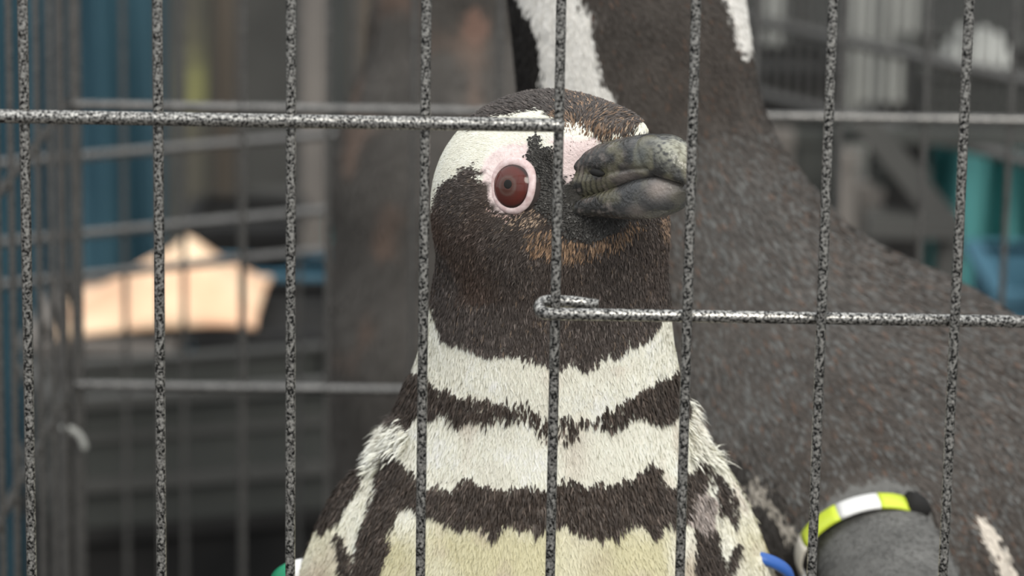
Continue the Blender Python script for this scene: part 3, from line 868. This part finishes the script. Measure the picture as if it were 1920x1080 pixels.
# ------------------------------------------------------------------ flipper bands
def simple_mat(name, col, rough=0.35):
    return mat_noise(name, tuple(c * .93 for c in col), col, 80, rough, 0.4)
M['b_yellow'] = simple_mat('yellow_plastic', (0.62, 0.74, 0.06)); M['b_white'] = simple_mat('white_plastic', (0.86, 0.86, 0.85))
M['b_cream'] = simple_mat('cream_plastic', (0.66, 0.62, 0.54)); M['b_green'] = simple_mat('green_plastic', (0.01, 0.27, 0.13)); M['b_blue'] = simple_mat('blue_plastic', (0.035, 0.12, 0.42))
def band(name, ctr, A, Wd, a, b, hw, th, segs, label, cat='flipper band'):
    A = unit(np.asarray(A, float)); Wd = np.asarray(Wd, float); Wd = unit(Wd - A * (Wd @ A)); Nd = np.cross(Wd, A)
    if Nd[2] < 0: Nd = -Nd
    root = empty(name, ctr); tag(root, label, cat)
    for g0, g1, mat in segs:
        V, F = [], []
        ns = max(6, int(abs(g1 - g0) / 6))
        sec = [(-hw, 0), (-hw * .8, th * .8), (-hw * .35, th * 1.15), (hw * .35, th * 1.15), (hw * .8, th * .8), (hw, 0), (0, -th * .4)]
        for i in range(ns + 1):
            g = math.radians(g0 + (g1 - g0) * i / ns)
            for ax_, rd in sec:
                V.append(Wd * (a + rd) * math.cos(g) + Nd * (b + rd) * math.sin(g) + A * ax_)
        K = len(sec)
        for i in range(ns):
            for k in range(K):
                k2 = (k + 1) % K
                F.append((i * K + k, i * K + k2, (i + 1) * K + k2, (i + 1) * K + k))
        F.append(tuple(range(K))[::-1]); F.append(tuple(ns * K + k for k in range(K)))
        mesh_obj('band_segment', V, F, mat, root, True)
    return root, A, Wd, Nd
bc = at(1620, 1022, 1.345)
rt, A_, W_, N_ = band('flipper_band', bc, fA, fW, 0.0275, 0.0195, 0.0062, 0.0014,
     [(38, 66, M['b_yellow']), (66, 102, M['b_white']), (102, 144, M['b_yellow']), (144, 182, M['b_cream']), (182, 338, M['b_white'])],
     'yellow and white striped flipper band on the larger brown penguin')
V, F = [], []
def clip_at(g): 
    g = math.radians(g); return W_ * 0.0282 * math.cos(g) + N_ * 0.0202 * math.sin(g)
V, F = tube([clip_at(40), clip_at(33), clip_at(24), clip_at(14)], [0.0052, 0.0058, 0.0055, 0.004], 10)
mesh_obj('clip', V, F, M['black'], rt, True)
band('flipper_band', at(582, 1092, 1.262), (0.15, -0.65, -0.75), (1, 0, 0), 0.0140, 0.0150, 0.0042, 0.0012,
     [(122, 215, M['b_green']), (60, 122, M['b_white']), (215, 420, M['b_green'])], 'green and white flipper band at the lower left of the sharp penguin')
band('flipper_band', at(1408, 1078, 1.262), (-0.15, -0.65, -0.75), (1, 0, 0), 0.0150, 0.0175, 0.0026, 0.0016,
     [(0, 360, M['b_blue'])], 'blue ring band on the right flipper of the sharp penguin')

# ------------------------------------------------------------------ blurred background
def span(px0, px1, py0, py1, Y):
    c_ = (px0 + px1) / 2
    a, b = at(px0, (py0 + py1) / 2, Y), at(px1, (py0 + py1) / 2, Y)
    return a[0], b[0], at(c_, py1, Y)[2], at(c_, py0, Y)[2]

# second wire cage wall, turned a little, behind the left side
pA, pB = at(60, 300, 2.32), at(760, 300, 2.47)
cage2 = empty('wire_fence', (pA[0], pA[1], 0), math.atan2(pB[1] - pA[1], pB[0] - pA[0]))
tag(cage2, 'grey wire cage wall further back at left, in front of the towel', 'wire fence')
ln = math.hypot(pB[0] - pA[0], pB[1] - pA[1]); st = 122 * 2.4 / FPX
first = None
for k in range(int(ln / st) + 1):
    if first is None: o = first = lin_wire('wire', (0, 0, 0), (0, 0, 1.62), 0.0021, M['wire_back'], cage2, 8)
    else: o = first.copy(); COL.objects.link(o); o.parent = cage2
    o.location = (at(258, 540, 2.36)[0] - at(60, 540, 2.32)[0] - st + st * k, 0, 0)
zs = [at(160, 290, 2.34)[2], at(160, 436, 2.34)[2], at(160, 514, 2.34)[2]]
for z in zs + [zs[0] + .12, 0.5, 0.25]:
    lin_wire('cross_wire', (-0.1, -0.004, z), (ln, -0.004, z), 0.0034, M['wire_back'], cage2, 8)

def tray_box(name, px0, px1, py0, py1, Y, dep, yaw, mat, rim_mat, label, cat, zbot=None, rim=0.008, ribs=3):
    x0, x1, z0, z1 = span(px0, px1, py0, py1, Y)
    if zbot is not None: z0 = zbot
    o = empty(name, (x0, Y, z0), yaw); tag(o, label, cat)
    Lx, H = (x1 - x0) / math.cos(yaw), z1 - z0
    t = 0.006
    mesh_obj('body', *merge([box(0, Lx, 0, t, 0, H), box(0, Lx, dep - t, dep, 0, H), box(0, t, t, dep - t, 0, H), box(Lx - t, Lx, t, dep - t, 0, H), box(t, Lx - t, t, dep - t, 0, t)]), mat, o)
    mesh_obj('rim', *merge([box(-.008, Lx + .008, -.010, t, H - rim, H + .001), box(-.008, Lx + .008, dep - t, dep + .010, H - rim, H + .001),
                            box(-.010, t, t, dep - t, H - rim, H + .001), box(Lx - t, Lx + .010, t, dep - t, H - rim, H + .001)]), rim_mat, o)
    if mat == M['black']: mesh_obj('lid', *box(t, Lx - t, t, dep - t, H - rim - .004, H - rim, 0), mat, o)
    for k in range(ribs):
        zz = H * (k + 1) / (ribs + 1)
        mesh_obj('rib', *box(0.004, Lx - .004, -.005, 0, zz - .003, zz + .003), rim_mat, o)
    return o
zc1 = span(120, 660, 755, 908, 2.5)
tray_box('plastic_crate', 110, 670, 752, 908, 2.50, 0.10, math.radians(20), M['grey_dark'], M['grey'], 'upper grey plastic crate of the stack at lower left', 'crate', ribs=1)
tray_box('plastic_crate', 110, 670, 910, 1000, 2.50, 0.10, math.radians(20), M['grey_dark'], M['grey'], 'shallow grey plastic crate beneath the upper one at lower left', 'crate', ribs=0)
zb = span(110, 670, 910, 1000, 2.5)[2]
tray_box('storage_bin', 110, 670, 1003, 1080, 2.50, 0.10, math.radians(20), M['black'], M['black'], 'black bin at the bottom of the crate stack', 'bin', zbot=0.0, ribs=2)
tray_box('storage_bin', 60, 312, 642, 800, 2.95, 0.22, 0, M['beige_box'], M['beige_box'], 'grey-beige bin under the peach towel', 'bin', zbot=0.0)
tray_box('storage_bin', 362, 640, 624, 800, 2.97, 0.20, 0, M['black'], M['tray'], 'black bin right of the towel, below the blue tub', 'bin', zbot=0.0)
tray_box('plastic_tub', 300, 680, 512, 640, 3.27, 0.07, 0, M['blue_light'], M['blue_light'], 'light blue plastic tub behind the peach towel', 'tub', zbot=0.0, rim=0.02)
tray_box('storage_basket', 352, 545, 425, 512, 3.60, 0.15, 0, M['black'], M['tray'], 'black basket above the blue tub at left', 'basket', zbot=0.0)

# peach towel heaped on the bins
x0, x1, z0, z1 = span(100, 480, 500, 638, 2.96)
V, F = [], []
nu, nv = 70, 44
for j in range(nv + 1):
    for i in range(nu + 1):
        u, v = i / nu, j / nv
        prof = np.interp(u, [0, .1, .3, .45, .6, .75, .9, 1], [0.06, .20, .46, .80, 1.04, .80, .48, .24])
        f_ = max(0.0, math.sin(math.pi * v)) ** 0.6
        wv = 0.08 * math.sin(u * 17 + v * 5) * f_ + 0.05 * math.sin(v * 11 + u * 6)
        V.append((x0 + (x1 - x0) * u, 2.955 + 0.19 * v, z0 + 0.004 + (z1 - z0) * (0.20 * u + max(0.02, (prof - 0.20 * u) * f_ * (1 + wv)))))
for j in range(nv):
    for i in range(nu):
        a = j * (nu + 1) + i; F.append((a, a + 1, a + nu + 2, a + nu + 1))
tw = mesh_obj('towel', V, F, M['beige'], None, True)
so = tw.modifiers.new('thick', 'SOLIDIFY'); so.thickness = 0.006
tag(tw, 'crumpled peach towel heaped on the bins at left', 'towel')

def curtain(name, px0, px1, Y, zt, mat, label, cat, folds=5, amp=0.03, py_bot=None, seed=0, lean=0.0):
    x0, x1 = at(px0, 400, Y)[0], at(px1, 400, Y)[0]
    z0 = 0.002 if py_bot is None else at((px0 + px1) / 2, py_bot, Y)[2]
    o = empty(name, ((x0 + x1) / 2, Y, 0)); tag(o, label, cat)
    hw = (x1 - x0) / 2
    V, F = [], []
    nu, nv = 90, 30
    for j in range(nv + 1):
        for i in range(nu + 1):
            u, v = i / nu, j / nv
            z = z0 + (zt - z0) * v
            y = amp * math.sin(u * folds * 6.283 + seed + 1.2 * math.sin(v * 3 + seed)) * (0.5 + 0.5 * v) + 0.4 * amp * math.sin(u * folds * 14 + v * 4)
            V.append((-hw + 2 * hw * u + 0.01 * math.sin(v * 5 + u * 9), y + lean * (1 - v), z))
    for j in range(nv):
        for i in range(nu):
            a = j * (nu + 1) + i; F.append((a, a + 1, a + nu + 2, a + nu + 1))
    s_ = mesh_obj('sheet', V, F, mat, o, True)
    m_ = s_.modifiers.new('thick', 'SOLIDIFY'); m_.thickness = 0.002
    Vt, Ft = tube([(-hw - .04, 0, zt), (hw + .04, 0, zt)], 0.012, 10); mesh_obj('rail', Vt, Ft, M['grey'], o, True)
    for sx in (-1, 1):
        Vt, Ft = tube([(sx * (hw + .035), 0, 0), (sx * (hw + .035), 0, zt)], 0.011, 10); mesh_obj('post', Vt, Ft, M['grey_dark'], o, True)
    return o
curtain('tarpaulin', -120, 322, 3.95, 1.9, M['blue'], 'dark blue tarpaulin hanging behind the cage at far left', 'tarpaulin', folds=2.2, amp=0.035, seed=1.0)
curtain('tarpaulin', 1756, 2060, 3.45, at(1830, 246, 3.45)[2], M['teal'], 'teal tarpaulin hanging at the far right edge', 'tarpaulin', folds=4, amp=0.025, seed=0.4)
curtain('tarpaulin', 525, 640, 4.20, at(560, 370, 4.20)[2], M['teal'], 'teal sheet glimpsed left of the out-of-focus penguin', 'tarpaulin', folds=2, amp=0.02, seed=2.4)

def upright(name, px0, px1, py_top, Y, dep, mat, label, cat, py_bot=None, cap=True, rz=0.0):
    x0, x1, z0, z1 = span(px0, px1, py_top, 600, Y)
    z0 = 0.0 if py_bot is None else at((px0 + px1) / 2, py_bot, Y)[2]
    hw = (x1 - x0) / 2
    o = empty(name, ((x0 + x1) / 2, Y, 0), rz); tag(o, label, cat)
    mesh_obj('board', *box(-hw, hw, 0, dep, z0, z1, min(0.006, hw * .3, dep * .3)), mat, o)
    mesh_obj('edge_strip', *box(-hw - .001, hw + .001, -.003, dep + .003, z1 - 0.012, z1 + .002), mat, o)
    mesh_obj('foot', *box(-hw - .001, hw + .001, -.02, dep + .02, z0, z0 + 0.03, .004), mat, o)
    return o
upright('board', 378, 548, -120, 4.4, 0.02, M['grey'], 'wide grey board behind the black basket at upper left', 'board')
upright('post', 338, 384, -120, 3.87, 0.03, M['olive'], 'mossy grey-green post beside the blue tarpaulin', 'post')
upright('post', 400, 440, -120, 4.05, 0.03, M['brownboard'], 'brownish post in front of the wide grey board', 'post')
upright('post', 562, 612, -120, 3.85, 0.03, M['beige_box'], 'pale grey post left of the out-of-focus penguin', 'post')
upright('board', 655, 725, -120, 3.2, 0.02, M['brownboard'], 'olive-brown board behind the out-of-focus penguin', 'board')

# right side: another cage with boards, boxes and a trestle behind it
pA, pB = at(1370, 100, 3.25), at(2000, 100, 2.85)
cage3 = empty('wire_fence', (pA[0], pA[1], 0), math.atan2(pB[1] - pA[1], pB[0] - pA[0])); tag(cage3, 'fine-barred wire cage wall in the upper right background', 'wire fence')
ln = math.hypot(pB[0] - pA[0], pB[1] - pA[1]); first = None
zlo3, zhi3 = at(1650, 232, 3.05)[2], 1.75
for k in range(int(ln / 0.0165)):
    if first is None: o = first = lin_wire('wire', (0, 0, zlo3), (0, 0, zhi3), 0.0019, M['wire_back'], cage3, 8)
    else: o = first.copy(); COL.objects.link(o); o.parent = cage3
    o.location = (0.0165 * k, 0, 0)
for z in (zlo3, at(1400, 32, 3.23)[2], zhi3):
    lin_wire('cross_wire', (-.02, -.005, z), (ln, -.005, z), 0.006 if z < zhi3 else 0.005, M['wire_back'], cage3, 8)
for x in (0.0, ln):
    lin_wire('post', (x, 0.006, 0), (x, 0.006, zhi3), 0.008, M['wire_back'], cage3, 10)
for px0, px1, py, Y, mm, lab in ((1424, 1468, -150, 3.6, 'grey_light', 'narrow pale board right beside the large penguin\'s neck'), (1478, 1512, -150, 3.75, 'grey', 'narrow grey board, second beside the large penguin\'s neck'),
                             (1582, 1640, -150, 3.6, 'grey_light', 'pale board behind the fine-barred cage wall, left of a wider one'), (1646, 1722, -150, 3.68, 'grey_light', 'wider pale board behind the fine-barred cage wall')):
    upright('board', px0, px1, py, Y, 0.02, M[mm], lab, 'board')
tray_box('storage_bin', 1395, 1570, 128, 260, 3.42, 0.14, 0, M['black'], M['tray'], 'dark bin behind the large penguin\'s neck', 'bin', zbot=0.0)
tray_box('storage_bin', 1735, 1960, 128, 240, 3.20, 0.2, 0, M['grey_dark'], M['grey_dark'], 'dark grey bin under the pale cloth at upper right', 'bin', zbot=at(1850, 246, 3.2)[2])
x0, x1, z0, z1 = span(1768, 1905, 52, 128, 3.26)
V, F = [], []
nu, nv = 40, 24
for j in range(nv + 1):
    for i in range(nu + 1):
        u, v = i / nu, j / nv
        h_ = (max(0, math.sin(math.pi * u)) ** .6) * (max(0, math.sin(math.pi * v)) ** .6)
        V.append((x0 + (x1 - x0) * u, 3.22 + .12 * v, z0 + .003 + (z1 - z0) * h_ * (0.8 + 0.15 * math.sin(u * 13 + v * 7) + .1 * math.sin(v * 15 - u * 6))))
for j in range(nv):
    for i in range(nu):
        a = j * (nu + 1) + i; F.append((a, a + 1, a + nu + 2, a + nu + 1))
cl = mesh_obj('cloth', V, F, M['grey_light'], None, True); cl.modifiers.new('thick', 'SOLIDIFY').thickness = 0.004
tag(cl, 'pale crumpled cloth lying on a bin at upper right', 'cloth')

for px0, px1, py, Y, mm, lab in ((1408, 1442, 246, 3.05, 'beige_box', 'short grey-beige plank nearest the large penguin\'s neck'), (1446, 1482, 250, 3.08, 'beige_box', 'short grey-beige plank second from the large penguin\'s neck'),
                             (1486, 1560, 248, 3.12, 'grey_dark', 'short dark grey panel behind the large penguin\'s shoulder'), (1566, 1602, 290, 3.05, 'beige_box', 'short pale plank left of the trestle'), (1606, 1650, 350, 3.08, 'beige_box', 'short pale plank behind the trestle\'s left end')):
    upright('plank', px0, px1, py, Y, 0.02, M[mm], lab, 'plank')
tray_box('storage_bin', 1655, 1742, 252, 520, 3.22, 0.16, 0, M['black'], M['tray'], 'black bin behind the trestle at right', 'bin', zbot=0.0)
tr = empty('trestle', (at(1700, 400, 2.75)[0], 2.75, 0)); tag(tr, 'grey trestle with a slanting brace at right', 'trestle')
def bar(a, b, wd, dp, name, mat):
    a, b = np.asarray(a, float), np.asarray(b, float)
    t = unit(b - a); yv = np.array([0, 1.0, 0]); s_ = np.cross(t, yv)
    V = [p + s_ * sx * wd / 2 + yv * sy * dp / 2 for p in (a, b) for sx, sy in ((-1, -1), (1, -1), (1, 1), (-1, 1))]
    F = [(3, 2, 1, 0), (4, 5, 6, 7), (0, 1, 5, 4), (1, 2, 6, 5), (2, 3, 7, 6), (3, 0, 4, 7)]
    return mesh_obj(name, [v - np.array(tr.location) for v in V], F, mat, tr)
bar(at(1612, 215, 2.75), at(1768, 408, 2.75), 0.020, 0.02, 'brace', M['grey'])
bar(at(1622, 418, 2.75), at(1796, 422, 2.75), 0.017, 0.04, 'beam', M['grey'])
bar(at(1636, 330, 2.77), at(1742, 334, 2.77), 0.016, 0.02, 'rail', M['grey_dark'])
for px in (1640, 1780):
    p = at(px, 418, 2.76); bar(p, (p[0], p[1], 0), 0.018, 0.02, 'leg', M['grey'])
bar(at(1560, 250, 2.79), at(1960, 262, 2.79), 0.012, 0.02, 'top_rail', M['grey_dark'])
tray_box('plastic_tub', 1878, 2050, 548, 640, 2.9, 0.2, 0, M['blue_light'], M['blue_light'], 'light blue plastic tub low at the right edge', 'tub', zbot=0.0)
